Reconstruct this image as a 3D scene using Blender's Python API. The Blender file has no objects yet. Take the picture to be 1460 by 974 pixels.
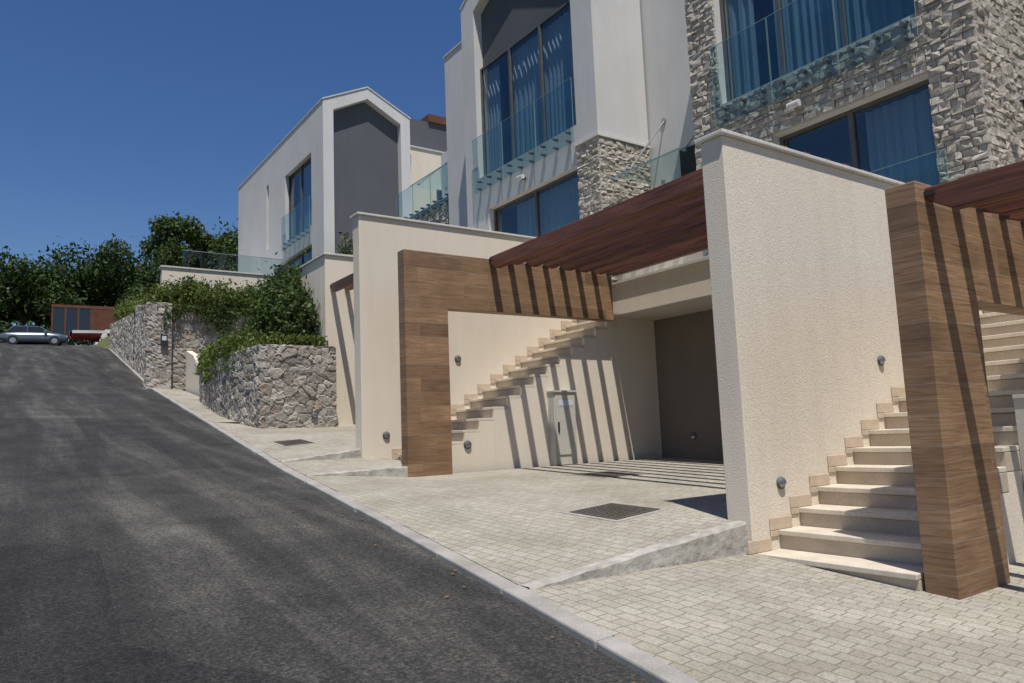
import bpy, math, random
import numpy as np
from mathutils import Vector, Matrix, noise
random.seed(7); rng=np.random.default_rng(7)
S=bpy.context.scene
# ---------------------------------------------------------------- materials
def newmat(name):
    m=bpy.data.materials.new(name); m.use_nodes=True
    nt=m.node_tree; return m,nt,nt.nodes['Principled BSDF']
def N(nt,t,**kw):
    n=nt.nodes.new(t)
    for k,v in kw.items():
        if k in n.inputs: n.inputs[k].default_value=v
        else: setattr(n,k,v)
    return n
def L(nt,a,b): nt.links.new(a,b)
def c4(c): return (c[0],c[1],c[2],1)
def ramp(nt,fac,stops):
    r=nt.nodes.new('ShaderNodeValToRGB'); e=r.color_ramp.elements
    e[0].position=stops[0][0]; e[0].color=c4(stops[0][1])
    e[1].position=stops[-1][0]; e[1].color=c4(stops[-1][1])
    for p,c in stops[1:-1]:
        x=e.new(p); x.color=c4(c)
    L(nt,fac,r.inputs[0]); return r
def mixc(nt,a,b,fac,mode='MIX'):
    m=nt.nodes.new('ShaderNodeMix'); m.data_type='RGBA'; m.blend_type=mode
    for i,v in ((6,a),(7,b)):
        if isinstance(v,tuple): m.inputs[i].default_value=c4(v)
        else: L(nt,v,m.inputs[i])
    if isinstance(fac,(int,float)): m.inputs[0].default_value=fac
    else: L(nt,fac,m.inputs[0])
    return m.outputs[2]
def surf(name,c1,c2,scale=3,rough=.85,fine=120,bump=.3,dist=.004,spec=.3,fineamt=.12):
    m,nt,p=newmat(name); tc=N(nt,'ShaderNodeTexCoord')
    n1=N(nt,'ShaderNodeTexNoise',Scale=scale,Detail=5.0); L(nt,tc.outputs['Object'],n1.inputs['Vector'])
    n2=N(nt,'ShaderNodeTexNoise',Scale=fine,Detail=3.0); L(nt,tc.outputs['Object'],n2.inputs['Vector'])
    r=ramp(nt,n1.outputs['Fac'],[(.3,c1),(.7,c2)])
    r2=ramp(nt,n2.outputs['Fac'],[(.3,(1-fineamt*2,)*3),(.7,(1,)*3)])
    L(nt,mixc(nt,r.outputs[0],r2.outputs[0],1.0,'MULTIPLY'),p.inputs['Base Color'])
    p.inputs['Roughness'].default_value=rough; p.inputs['Specular IOR Level'].default_value=spec
    if bump:
        b=N(nt,'ShaderNodeBump',Strength=bump,Distance=dist); L(nt,n2.outputs['Fac'],b.inputs['Height']); L(nt,b.outputs[0],p.inputs['Normal'])
    return m
M={}
def plaster(name,c1,c2,grain=95,bump=.9,dist=.006):
    m,nt,p=newmat(name); tc=N(nt,'ShaderNodeTexCoord')
    n1=N(nt,'ShaderNodeTexNoise',Scale=.7,Detail=6.0,Roughness=.6); L(nt,tc.outputs['Object'],n1.inputs['Vector'])
    mp=N(nt,'ShaderNodeMapping'); mp.inputs['Scale'].default_value=(5,5,.5); L(nt,tc.outputs['Object'],mp.inputs['Vector'])
    n3=N(nt,'ShaderNodeTexNoise',Scale=1.0,Detail=4.0); L(nt,mp.outputs[0],n3.inputs['Vector'])
    n2=N(nt,'ShaderNodeTexNoise',Scale=grain,Detail=4.0,Roughness=.65); L(nt,tc.outputs['Object'],n2.inputs['Vector'])
    r=ramp(nt,n1.outputs['Fac'],[(.3,c1),(.7,c2)])
    st=ramp(nt,n3.outputs['Fac'],[(.3,(.955,.95,.945)),(.6,(1,1,1))])
    gr=ramp(nt,n2.outputs['Fac'],[(.33,(.66,.65,.64)),(.55,(1,1,1))])
    a=mixc(nt,r.outputs[0],st.outputs[0],1.0,'MULTIPLY'); a=mixc(nt,a,gr.outputs[0],.6,'MULTIPLY')
    L(nt,a,p.inputs['Base Color']); p.inputs['Roughness'].default_value=.92; p.inputs['Specular IOR Level'].default_value=.15
    b=N(nt,'ShaderNodeBump',Strength=bump,Distance=dist); L(nt,n2.outputs['Fac'],b.inputs['Height']); L(nt,b.outputs[0],p.inputs['Normal'])
    return m
M['cream']=plaster('cream_render',(.73,.645,.53),(.785,.70,.585),grain=85,bump=.8,dist=.007)
M['white']=plaster('white_render',(.59,.58,.565),(.65,.64,.625),grain=50,bump=.6,dist=.006)
M['grey']=plaster('grey_render',(.10,.105,.12),(.115,.12,.135),grain=80,bump=.3,dist=.003)
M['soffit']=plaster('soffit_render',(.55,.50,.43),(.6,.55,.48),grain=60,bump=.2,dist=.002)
M['backwall_shaded']=plaster('carport_back_shaded_render',(.17,.145,.12),(.20,.17,.14),grain=60,bump=.2,dist=.002)  # carport's deep shade painted into the back wall as a dark colour
M['cap']=surf('stone_coping',(.60,.58,.54),(.70,.68,.64),4,.7,60,.2,.002)
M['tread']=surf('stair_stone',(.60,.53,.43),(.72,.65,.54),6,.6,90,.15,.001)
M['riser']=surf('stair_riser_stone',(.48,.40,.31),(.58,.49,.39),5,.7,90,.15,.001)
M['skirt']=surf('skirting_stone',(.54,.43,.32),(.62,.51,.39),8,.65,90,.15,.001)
M['concrete']=surf('kerb_concrete',(.29,.275,.25),(.42,.40,.37),4,.9,90,.4,.003,fineamt=.12)
M['rawconc']=surf('rough_concrete',(.34,.32,.28),(.50,.475,.43),5,.95,14,.8,.02,fineamt=.14)
M['framec']=surf('manhole_frame_concrete',(.33,.31,.275),(.42,.40,.36),6,.9,60,.6,.004)
M['dark']=surf('dark_metal',(.03,.032,.036),(.045,.047,.05),5,.45,60,0)
M['iron']=surf('cast_iron',(.07,.06,.052),(.12,.105,.09),20,.7,120,.5,.002)
M['steel']=surf('steel',(.45,.45,.46),(.55,.55,.56),5,.3,60,0); M['steel'].node_tree.nodes['Principled BSDF'].inputs['Metallic'].default_value=.9
M['frame']=surf('window_aluminium',(.10,.10,.10),(.14,.14,.135),5,.45,60,0)
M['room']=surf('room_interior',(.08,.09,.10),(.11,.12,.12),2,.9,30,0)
M['soil']=surf('soil',(.05,.035,.022),(.09,.065,.045),4,.95,50,.8,.02)
M['bark']=surf('bark',(.06,.045,.03),(.12,.09,.065),6,.95,40,1,.02)
M['lampbody']=surf('lamp_grey',(.10,.11,.12),(.13,.14,.15),5,.5,60,0)
M['lens']=surf('lamp_lens',(.6,.6,.6),(.7,.7,.7),5,.25,60,0)
M['cabinet']=surf('cabinet_grp',(.54,.52,.45),(.60,.58,.50),3,.55,80,.05,.001)
M['label']=surf('label_white',(.6,.66,.74),(.65,.7,.78),5,.5,60,0)
M['tyre']=surf('tyre',(.02,.02,.02),(.03,.03,.03),5,.9,60,0)
M['carpaint']=surf('car_paint',(.14,.175,.21),(.15,.185,.22),1,.25,60,0,spec=.8); M['carpaint'].node_tree.nodes['Principled BSDF'].inputs['Metallic'].default_value=.5
M['carglass']=surf('car_glass',(.015,.018,.02),(.02,.022,.025),1,.08,60,0,spec=.8)
M['corten']=surf('corten_panel',(.12,.05,.028),(.17,.07,.04),2,.8,40,.2,.002)
M['boat']=surf('boat_white',(.6,.6,.58),(.7,.7,.68),3,.4,60,0)
M['boatred']=surf('boat_red',(.22,.03,.025),(.27,.04,.03),3,.5,60,0)
M['rockwhite']=surf('pale_rubble',(.45,.43,.4),(.6,.58,.54),3,.9,20,1,.05)
M['dryleaf']=surf('dry_leaf',(.16,.09,.04),(.25,.15,.07),9,.8,60,0)
def wood(name,cols,row=.2,width=1.2,mort=.0025,gr=(1.2,1.2,38),rough=.6):
    m,nt,p=newmat(name); tc=N(nt,'ShaderNodeTexCoord'); sp=N(nt,'ShaderNodeSeparateXYZ'); L(nt,tc.outputs['Object'],sp.inputs[0])
    ad=N(nt,'ShaderNodeMath',operation='ADD'); L(nt,sp.outputs[0],ad.inputs[0]); L(nt,sp.outputs[1],ad.inputs[1])
    cb=N(nt,'ShaderNodeCombineXYZ'); L(nt,ad.outputs[0],cb.inputs[0]); L(nt,sp.outputs[2],cb.inputs[1])
    br=N(nt,'ShaderNodeTexBrick',Scale=1.0); br.inputs['Brick Width'].default_value=width; br.inputs['Row Height'].default_value=row
    br.inputs['Mortar Size'].default_value=mort; br.inputs['Color1'].default_value=(0,0,0,1); br.inputs['Color2'].default_value=(1,1,1,1); br.inputs['Mortar'].default_value=(.5,.5,.5,1)
    br.offset=.37; L(nt,cb.outputs[0],br.inputs['Vector'])
    sc=N(nt,'ShaderNodeVectorMath',operation='MULTIPLY_ADD'); L(nt,br.outputs['Color'],sc.inputs[0]); sc.inputs[1].default_value=(17,17,3); L(nt,tc.outputs['Object'],sc.inputs[2])
    mp=N(nt,'ShaderNodeMapping'); mp.inputs['Scale'].default_value=gr; L(nt,sc.outputs[0],mp.inputs['Vector'])
    n=N(nt,'ShaderNodeTexNoise',Scale=1.6,Detail=8.0,Roughness=.66,Distortion=1.6); L(nt,mp.outputs[0],n.inputs['Vector'])
    n2=N(nt,'ShaderNodeTexNoise',Scale=2.2,Detail=3.0); L(nt,sc.outputs[0],n2.inputs['Vector'])
    g=ramp(nt,n.outputs['Fac'],[(.26,cols[0]),(.5,cols[1]),(.74,cols[2])])
    v=ramp(nt,br.outputs['Color'],[(0,(.62,.60,.58)),(1,(1.0,1.0,1.0))]); v2=ramp(nt,n2.outputs['Fac'],[(.3,(.75,.73,.71)),(.65,(1.05,1.05,1.05))])
    a=mixc(nt,g.outputs[0],v.outputs[0],1.0,'MULTIPLY'); a=mixc(nt,a,v2.outputs[0],1.0,'MULTIPLY')
    a=mixc(nt,a,(.26,.20,.15),br.outputs['Fac'])
    L(nt,a,p.inputs['Base Color']); p.inputs['Roughness'].default_value=rough
    b=N(nt,'ShaderNodeBump',Strength=.35,Distance=.002); L(nt,n.outputs['Fac'],b.inputs['Height']); L(nt,b.outputs[0],p.inputs['Normal'])
    return m
M['woodtile']=wood('wood_look_tile',[(.13,.072,.038),(.31,.185,.10),(.47,.305,.18)])
def timber():
    m,nt,p=newmat('stained_timber'); tc=N(nt,'ShaderNodeTexCoord'); mp=N(nt,'ShaderNodeMapping'); mp.inputs['Scale'].default_value=(26,.8,26); L(nt,tc.outputs['Object'],mp.inputs[0])
    n=N(nt,'ShaderNodeTexNoise',Scale=1.5,Detail=6.0,Distortion=.6); L(nt,mp.outputs[0],n.inputs['Vector'])
    r=ramp(nt,n.outputs['Fac'],[(.3,(.07,.024,.014)),(.7,(.22,.082,.045))])
    oi=N(nt,'ShaderNodeObjectInfo'); v=ramp(nt,oi.outputs['Random'],[(0,(.6,.58,.56)),(1,(1.3,1.25,1.2))])
    L(nt,mixc(nt,r.outputs[0],v.outputs[0],1.0,'MULTIPLY'),p.inputs['Base Color']); p.inputs['Roughness'].default_value=.5
    b=N(nt,'ShaderNodeBump',Strength=.3,Distance=.002); L(nt,n.outputs['Fac'],b.inputs['Height']); L(nt,b.outputs[0],p.inputs['Normal']); return m
M['timber']=timber()
def asphalt():
    m,nt,p=newmat('asphalt'); tc=N(nt,'ShaderNodeTexCoord')
    mp=N(nt,'ShaderNodeMapping'); mp.inputs['Scale'].default_value=(1.3,.11,.3); mp.inputs['Rotation'].default_value=(0,0,.1); L(nt,tc.outputs['Object'],mp.inputs[0])
    a1=N(nt,'ShaderNodeTexNoise',Scale=1.4,Detail=7.0,Roughness=.62,Distortion=.4); L(nt,mp.outputs[0],a1.inputs['Vector'])
    a2=N(nt,'ShaderNodeTexNoise',Scale=1.3,Detail=9.0,Roughness=.7,Distortion=.3); L(nt,tc.outputs['Object'],a2.inputs['Vector'])
    a3=N(nt,'ShaderNodeTexVoronoi',Scale=75.0); L(nt,tc.outputs['Object'],a3.inputs['Vector'])
    a4=N(nt,'ShaderNodeTexNoise',Scale=42.0,Detail=7.0,Roughness=.88); L(nt,tc.outputs['Object'],a4.inputs['Vector'])
    mp5=N(nt,'ShaderNodeMapping'); mp5.inputs['Scale'].default_value=(.16,.09,.1); mp5.inputs['Location'].default_value=(3.3,1.2,0); L(nt,tc.outputs['Object'],mp5.inputs[0])
    a5=N(nt,'ShaderNodeTexVoronoi',Scale=1.6); a5.distance='CHEBYCHEV'; L(nt,mp5.outputs[0],a5.inputs['Vector'])
    sx=N(nt,'ShaderNodeSeparateXYZ'); L(nt,a5.outputs['Color'],sx.inputs[0])
    r5=ramp(nt,sx.outputs[0],[(0,(.80,.80,.81)),(1,(1.18,1.17,1.14))])
    r1=ramp(nt,a1.outputs['Fac'],[(.32,(.030,.030,.030)),(.5,(.047,.046,.045)),(.7,(.098,.095,.090))])
    r2=ramp(nt,a2.outputs['Fac'],[(.28,(.58,.58,.59)),(.5,(1,1,1)),(.72,(1.45,1.42,1.37))])
    r3=ramp(nt,a4.outputs['Fac'],[(.36,(.12,.12,.12)),(.5,(1,1,1)),(.63,(3.0,2.9,2.7))])
    a=mixc(nt,r1.outputs[0],r2.outputs[0],1.0,'MULTIPLY'); a=mixc(nt,a,r5.outputs[0],1.0,'MULTIPLY'); a=mixc(nt,a,r3.outputs[0],.85,'MULTIPLY')
    L(nt,a,p.inputs['Base Color']); p.inputs['Roughness'].default_value=.85; p.inputs['Specular IOR Level'].default_value=.3
    ad=N(nt,'ShaderNodeMath',operation='ADD'); L(nt,a3.outputs['Distance'],ad.inputs[0]); L(nt,a4.outputs['Fac'],ad.inputs[1])
    b=N(nt,'ShaderNodeBump',Strength=1.0,Distance=.014); L(nt,ad.outputs[0],b.inputs['Height']); L(nt,b.outputs[0],p.inputs['Normal']); return m
M['asphalt']=asphalt()
def pavers():
    m,nt,p=newmat('block_pavers'); tc=N(nt,'ShaderNodeTexCoord')
    mp=N(nt,'ShaderNodeMapping'); mp.inputs['Rotation'].default_value=(0,0,math.radians(84)); L(nt,tc.outputs['Object'],mp.inputs[0])
    w=N(nt,'ShaderNodeTexNoise',Scale=3.0,Detail=3.0); L(nt,tc.outputs['Object'],w.inputs['Vector'])
    vm=N(nt,'ShaderNodeVectorMath',operation='MULTIPLY_ADD'); L(nt,w.outputs['Color'],vm.inputs[0]); vm.inputs[1].default_value=(.03,.03,0); L(nt,mp.outputs[0],vm.inputs[2])
    br=N(nt,'ShaderNodeTexBrick',Scale=1.0); br.inputs['Brick Width'].default_value=.15; br.inputs['Row Height'].default_value=.095
    br.inputs['Mortar Size'].default_value=.0045; br.inputs['Mortar Smooth'].default_value=.6; br.inputs['Color1'].default_value=(0,0,0,1); br.inputs['Color2'].default_value=(1,1,1,1); br.inputs['Mortar'].default_value=(.5,.5,.5,1)
    br.squash=.68; br.squash_frequency=3; br.offset=.43; L(nt,vm.outputs[0],br.inputs['Vector'])
    col=ramp(nt,br.outputs['Color'],[(0,(.345,.318,.262)),(.5,(.38,.352,.295)),(1,(.41,.382,.325))])
    n=N(nt,'ShaderNodeTexNoise',Scale=.8,Detail=8.0,Roughness=.65); L(nt,tc.outputs['Object'],n.inputs['Vector'])
    n2=N(nt,'ShaderNodeTexNoise',Scale=55.0,Detail=5.0,Roughness=.75); L(nt,tc.outputs['Object'],n2.inputs['Vector'])
    d=ramp(nt,n.outputs['Fac'],[(.28,(.72,.71,.68)),(.55,(1,1,1)),(.72,(1.14,1.13,1.10))]); e=ramp(nt,n2.outputs['Fac'],[(.32,(.62,.62,.61)),(.6,(1.1,1.1,1.1))])
    a=mixc(nt,col.outputs[0],d.outputs[0],1.0,'MULTIPLY'); a=mixc(nt,a,e.outputs[0],.85,'MULTIPLY')
    mf=N(nt,'ShaderNodeMath',operation='MULTIPLY'); L(nt,br.outputs['Fac'],mf.inputs[0]); mf.inputs[1].default_value=.75
    a=mixc(nt,a,(.19,.17,.14),mf.outputs[0])
    L(nt,a,p.inputs['Base Color']); p.inputs['Roughness'].default_value=.9; p.inputs['Specular IOR Level'].default_value=.25
    inv=N(nt,'ShaderNodeMath',operation='MULTIPLY_ADD'); L(nt,br.outputs['Fac'],inv.inputs[0]); inv.inputs[1].default_value=-1.0
    mu=N(nt,'ShaderNodeMath',operation='MULTIPLY'); L(nt,n2.outputs['Fac'],mu.inputs[0]); mu.inputs[1].default_value=.7; L(nt,mu.outputs[0],inv.inputs[2])
    b=N(nt,'ShaderNodeBump',Strength=.8,Distance=.008); L(nt,inv.outputs[0],b.inputs['Height']); L(nt,b.outputs[0],p.inputs['Normal']); return m
M['pavers']=pavers()
def blockstone(name,cols):
    m,nt,p=newmat(name); g=N(nt,'ShaderNodeNewGeometry'); tc=N(nt,'ShaderNodeTexCoord')
    r=ramp(nt,g.outputs['Random Per Island'],[(0,cols[0]),(.35,cols[1]),(.7,cols[2]),(1,cols[3])])
    n=N(nt,'ShaderNodeTexNoise',Scale=16.0,Detail=8.0,Roughness=.75); L(nt,tc.outputs['Object'],n.inputs['Vector'])
    e=ramp(nt,n.outputs['Fac'],[(.3,(.62,.61,.60)),(.6,(1.1,1.1,1.1))])
    L(nt,mixc(nt,r.outputs[0],e.outputs[0],.85,'MULTIPLY'),p.inputs['Base Color']); p.inputs['Roughness'].default_value=.92; p.inputs['Specular IOR Level'].default_value=.2
    b=N(nt,'ShaderNodeBump',Strength=1.0,Distance=.05); L(nt,n.outputs['Fac'],b.inputs['Height']); L(nt,b.outputs[0],p.inputs['Normal']); return m
M['split']=blockstone('split_face_stone',[(.48,.43,.36),(.54,.49,.42),(.59,.54,.47),(.64,.59,.52)])
def rubblemat():
    m,nt,p=newmat('rubble_stone'); a=N(nt,'ShaderNodeAttribute',attribute_name='Col'); tc=N(nt,'ShaderNodeTexCoord')
    n=N(nt,'ShaderNodeTexNoise',Scale=16.0,Detail=8.0,Roughness=.75); L(nt,tc.outputs['Object'],n.inputs['Vector'])
    e=ramp(nt,n.outputs['Fac'],[(.3,(.55,.55,.55)),(.65,(1.25,1.24,1.22))])
    L(nt,mixc(nt,a.outputs['Color'],e.outputs[0],.85,'MULTIPLY'),p.inputs['Base Color']); p.inputs['Roughness'].default_value=.93; p.inputs['Specular IOR Level'].default_value=.2
    b=N(nt,'ShaderNodeBump',Strength=.9,Distance=.03); L(nt,n.outputs['Fac'],b.inputs['Height']); L(nt,b.outputs[0],p.inputs['Normal']); return m
M['rubble']=rubblemat()
def leafmat(name,c1,c2,c3):
    m,nt,p=newmat(name); g=N(nt,'ShaderNodeNewGeometry'); tc=N(nt,'ShaderNodeTexCoord')
    r=ramp(nt,g.outputs['Random Per Island'],[(0,c1),(.6,c2),(1,c3)])
    n=N(nt,'ShaderNodeTexNoise',Scale=1.1,Detail=3.0); L(nt,tc.outputs['Object'],n.inputs['Vector'])
    e=ramp(nt,n.outputs['Fac'],[(.35,(.55,.6,.55)),(.65,(1.25,1.2,1.05))])
    L(nt,mixc(nt,r.outputs[0],e.outputs[0],1.0,'MULTIPLY'),p.inputs['Base Color']); p.inputs['Roughness'].default_value=.55; p.inputs['Specular IOR Level'].default_value=.3
    t=N(nt,'ShaderNodeBsdfTranslucent'); L(nt,mixc(nt,r.outputs[0],(1.2,1.5,.5),.5,'MULTIPLY'),t.inputs['Color'])
    mx=N(nt,'ShaderNodeMixShader'); mx.inputs[0].default_value=.28; L(nt,p.outputs[0],mx.inputs[1]); L(nt,t.outputs[0],mx.inputs[2])
    L(nt,mx.outputs[0],nt.nodes['Material Output'].inputs[0]); return m
M['leafdark']=leafmat('leaf_dark',(.022,.040,.012),(.042,.07,.020),(.08,.12,.035))
M['leafmid']=leafmat('leaf_mid',(.035,.06,.015),(.065,.10,.028),(.13,.17,.055))
M['leafbright']=leafmat('leaf_bright',(.06,.085,.022),(.11,.15,.035),(.20,.24,.07))
M['leafolive']=leafmat('leaf_olive',(.07,.085,.05),(.12,.14,.09),(.2,.22,.16))
M['grass']=surf('dry_grass',(.06,.08,.025),(.14,.13,.06),.3,.95,20,.6,.05)
def glassmat(name,tint,base,edge,gcol=(1,1,1)):
    m=bpy.data.materials.new(name); m.use_nodes=True; nt=m.node_tree; nt.nodes.remove(nt.nodes['Principled BSDF'])
    t=N(nt,'ShaderNodeBsdfTransparent'); t.inputs[0].default_value=c4(tint); g=N(nt,'ShaderNodeBsdfGlossy'); g.inputs['Roughness'].default_value=0.0; g.inputs['Color'].default_value=c4(gcol)
    lw=N(nt,'ShaderNodeLayerWeight'); lw.inputs[0].default_value=.5
    pw=N(nt,'ShaderNodeMath',operation='POWER'); L(nt,lw.outputs['Facing'],pw.inputs[0]); pw.inputs[1].default_value=4.0
    ma=N(nt,'ShaderNodeMath',operation='MULTIPLY_ADD',use_clamp=True); L(nt,pw.outputs[0],ma.inputs[0]); ma.inputs[1].default_value=edge; ma.inputs[2].default_value=base
    mx=N(nt,'ShaderNodeMixShader'); L(nt,ma.outputs[0],mx.inputs[0]); L(nt,t.outputs[0],mx.inputs[1]); L(nt,g.outputs[0],mx.inputs[2]); L(nt,mx.outputs[0],nt.nodes['Material Output'].inputs[0]); return m
M['glass']=glassmat('window_glass',(.46,.60,.66),.12,.5,(.85,.93,1))
M['railglass']=glassmat('rail_glass',(.66,.80,.80),.07,.45)
M['railedge']=surf('glass_edge',(.20,.34,.32),(.24,.38,.36),2,.3,60,0)
M['curtain']=surf('curtain_cloth',(.50,.525,.55),(.58,.605,.63),1,.9,60,0)

# ---------------------------------------------------------------- mesh builder
class B:
    def __init__(s): s.v=[]; s.f=[]; s.m=[]; s.slots=[]
    def mi(s,k):
        if k not in s.slots: s.slots.append(k)
        return s.slots.index(k)
    def add(s,vs,fs,k):
        o=len(s.v); s.v+= [tuple(x) for x in vs]; i=s.mi(k)
        for f in fs: s.f.append(tuple(o+j for j in f)); s.m.append(i)
    def box(s,x0,x1,y0,y1,z0,z1,k):
        s.add([(x0,y0,z0),(x1,y0,z0),(x1,y1,z0),(x0,y1,z0),(x0,y0,z1),(x1,y0,z1),(x1,y1,z1),(x0,y1,z1)],
              [(0,3,2,1),(4,5,6,7),(0,1,5,4),(1,2,6,5),(2,3,7,6),(3,0,4,7)],k)
    def paneX(s,x,y0,y1,z0,z1,k): s.add([(x,y0,z0),(x,y0,z1),(x,y1,z1),(x,y1,z0)],[(0,1,2,3)],k)
    def paneY(s,y,x0,x1,z0,z1,k): s.add([(x0,y,z0),(x1,y,z0),(x1,y,z1),(x0,y,z1)],[(0,1,2,3)],k)
    def hexa(s,bot,top,k):
        s.add(list(bot)+list(top),[(0,3,2,1),(4,5,6,7),(0,1,5,4),(1,2,6,5),(2,3,7,6),(3,0,4,7)],k)
    def prism(s,pts,axis,a0,a1,k):
        n=len(pts)
        def P(p,a): return (a,p[0],p[1]) if axis=='x' else ((p[0],a,p[1]) if axis=='y' else (p[0],p[1],a))
        s.add([P(p,a0) for p in pts]+[P(p,a1) for p in pts],[tuple(range(n))[::-1],tuple(range(n,2*n))]+[(i,(i+1)%n,n+(i+1)%n,n+i) for i in range(n)],k)
    def tube(s,path,rad,k,seg=10,cap=True):
        vs=[];P=[Vector(p) for p in path]
        for i,p in enumerate(P):
            d=(P[min(i+1,len(P)-1)]-P[max(i-1,0)]).normalized()
            u=d.orthogonal().normalized() if i==0 else (u-d*u.dot(d)).normalized()
            w=d.cross(u); r=rad[i] if isinstance(rad,(list,tuple)) else rad
            for j in range(seg):
                a=2*math.pi*j/seg; vs.append(p+u*(r*math.cos(a))+w*(r*math.sin(a)))
        fs=[(i*seg+j,i*seg+(j+1)%seg,(i+1)*seg+(j+1)%seg,(i+1)*seg+j) for i in range(len(P)-1) for j in range(seg)]
        if cap: fs+= [tuple(range(seg))[::-1],tuple((len(P)-1)*seg+j for j in range(seg))]
        s.add(vs,fs,k)
    def obj(s,name,parent=None,bevel=0,smooth=False):
        me=bpy.data.meshes.new(name); me.from_pydata(s.v,[],s.f)
        for k in s.slots: me.materials.append(M[k])
        me.polygons.foreach_set('material_index',s.m)
        if smooth: me.polygons.foreach_set('use_smooth',[True]*len(s.f))
        me.update(); o=bpy.data.objects.new(name,me); S.collection.objects.link(o)
        if parent: o.parent=parent
        if bevel:
            b=o.modifiers.new('b','BEVEL'); b.width=bevel; b.segments=2; b.limit_method='ANGLE'; b.angle_limit=math.radians(50)
        return o
def empty(name):
    e=bpy.data.objects.new(name,None); S.collection.objects.link(e); return e

# ---------------------------------------------------------------- terrain profile
PY=[-200,-60,-14,0,4,10.36,28.6,55,76,90,130,600]; PZ=[-14,-7,-2.8,-1.40,-1.0,-.41,1.96,6.4,9.15,9.6,9.8,9.8]
def prof(y):
    w=min(1.5,max(.3,abs(y)*.06)); return float(np.mean([np.interp(y+d*w,PY,PZ) for d in (-1,-.5,0,.5,1)]))
def kx(y): return float(np.mean([np.interp(y+d,[-200,-14,0,4,10.36,26.7,55,76,100,600],[-5,.9,2.2,2.65,3.29,4.42,6.2,7.5,9,14]) for d in (-1.5,0,1.5)]))
xs=np.concatenate([[-700,-300,-120,-60,-30,-15,-9,-6,-4.7,-4.3],np.arange(-3,2,1.5),np.arange(2,22,1.0),[24,28,34,42,55,80,140,300,700]])
ys=np.concatenate([[-700,-300,-150,-80,-50,-30,-20],np.arange(-16,110,1.5),[115,130,160,220,350,700]])
def gz(x,y):
    p=prof(max(-200,min(600,y)))
    if x<-4.5: return p-.06-.02*min(40,abs(x+4.5))+.25*noise.noise(Vector((x*.1,y*.1,0)))*min(1,abs(x+4.5)/8)
    if x<kx(y)-.2: return p-.4
    t=min(1,max(0,(y-57)/8)); lo=-1.0+ (3.0 if x>18.5 else 0)*min(1,(x-18.5)/8 if x>18.5 else 0)
    hi=-.03+min(1.3,max(0,(y-64)*.11))*min(1,max(0,(x-kx(y))/1.0))
    return p+lo*(1-t)+hi*t
g=B(); nx=len(xs); vs=[(x,y,gz(x,y)) for y in ys for x in xs]
g.add(vs,[(j*nx+i,j*nx+i+1,(j+1)*nx+i+1,(j+1)*nx+i) for j in range(len(ys)-1) for i in range(nx-1)],'grass'); g.obj('ground',smooth=True)
r=B(); yy=np.arange(-16,100,.8); cols=12
vs=[]
for y in yy:
    x1=kx(y)+.02
    for i in range(cols+1):
        x=-4.4+(x1+4.4)*i/cols; vs.append((x,y,prof(y)))
r.add(vs,[(j*(cols+1)+i,j*(cols+1)+i+1,(j+1)*(cols+1)+i+1,(j+1)*(cols+1)+i) for j in range(len(yy)-1) for i in range(cols)],'asphalt'); r.obj('road',smooth=True)
k=B(); yk=np.arange(-16,57,1.0)
for a in range(len(yk)-1):
    p,q=yk[a]+.003,yk[a+1]-.003
    jx=random.uniform(-.008,.008)
    A=[(kx(p)+jx,p,prof(p)-.15),(kx(p)+.13,p,prof(p)-.15),(kx(q)+.13,q,prof(q)-.15),(kx(q)+jx,q,prof(q)-.15)]
    T=[(v[0],v[1],v[2]+.193+random.uniform(-.004,.004)) for v in A]; k.hexa(A,T,'concrete')
k.obj('kerb',bevel=.012)
pv=B()
def platform(y0,y1,zi0,zi1,xi,xend,n=10,skirt=True):
    rows=[]
    for j in range(n+1):
        t=j/n; y=y0+(y1-y0)*t; xk=kx(y)+.13; zk=prof(y)+.04; zi=zi0+(zi1-zi0)*t; row=[]
        xi_=xi(y) if callable(xi) else xi
        for s_ in (0,.34,.67,1): row.append((xk+(xi_-xk)*s_,y,zk+(zi-zk)*s_))
        if xend: row.append((xend,y,zi))
        rows.append(row)
    w=len(rows[0]); vs=[p for r_ in rows for p in r_]
    pv.add(vs,[(j*w+i,j*w+i+1,(j+1)*w+i+1,(j+1)*w+i) for j in range(n) for i in range(w-1)],'pavers')
    if skirt:
        r0=rows[0][:4]; nsub=6; line=[]
        for i in range(3):
            a,b=r0[i],r0[i+1]
            for q in range(nsub+(1 if i==2 else 0)):
                line.append([a[m_]+(b[m_]-a[m_])*q/nsub for m_ in range(3)])
        jt=[(random.uniform(-.012,.012),random.uniform(-.006,.006)) for _ in line]
        for i in range(len(line)-1):
            c,d=line[i],line[i+1]; (ja,ka),(jb,kb)=jt[i],jt[i+1]
            pv.add([(c[0],c[1]-.12+ja,c[2]-.7),(d[0],d[1]-.12+jb,d[2]-.7),(d[0],d[1]-.10+jb,d[2]-.012+kb),(c[0],c[1]-.10+ja,c[2]-.012+ka),
                    (d[0],d[1]-.085+jb,d[2]+.002),(c[0],c[1]-.085+ja,c[2]+.002),(d[0],d[1]-.001,d[2]+.003),(c[0],c[1]-.001,c[2]+.003)],
                   [(0,1,2,3),(3,2,4,5),(5,4,6,7)],'rawconc')
platform(-3.2,3.98,-1.62,-1.0,4.9,10.1,n=12)
platform(3.98,9.55,-.77,-.57,4.9,10.1,n=12)
platform(9.55,10.95,-.42,-.30,5.02,None,n=4)
platform(10.95,16.6,-.16,.36,4.8,10.0,n=10)
platform(16.6,29,.42,2.0,lambda y: 5.2 if y<22 else 5.2+(y-22)*.05,None,n=18,skirt=False)
platform(-16,-3.3,-2.8,-1.9,4.9,10.1,n=10,skirt=False)
pv.obj('pavement')
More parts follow.
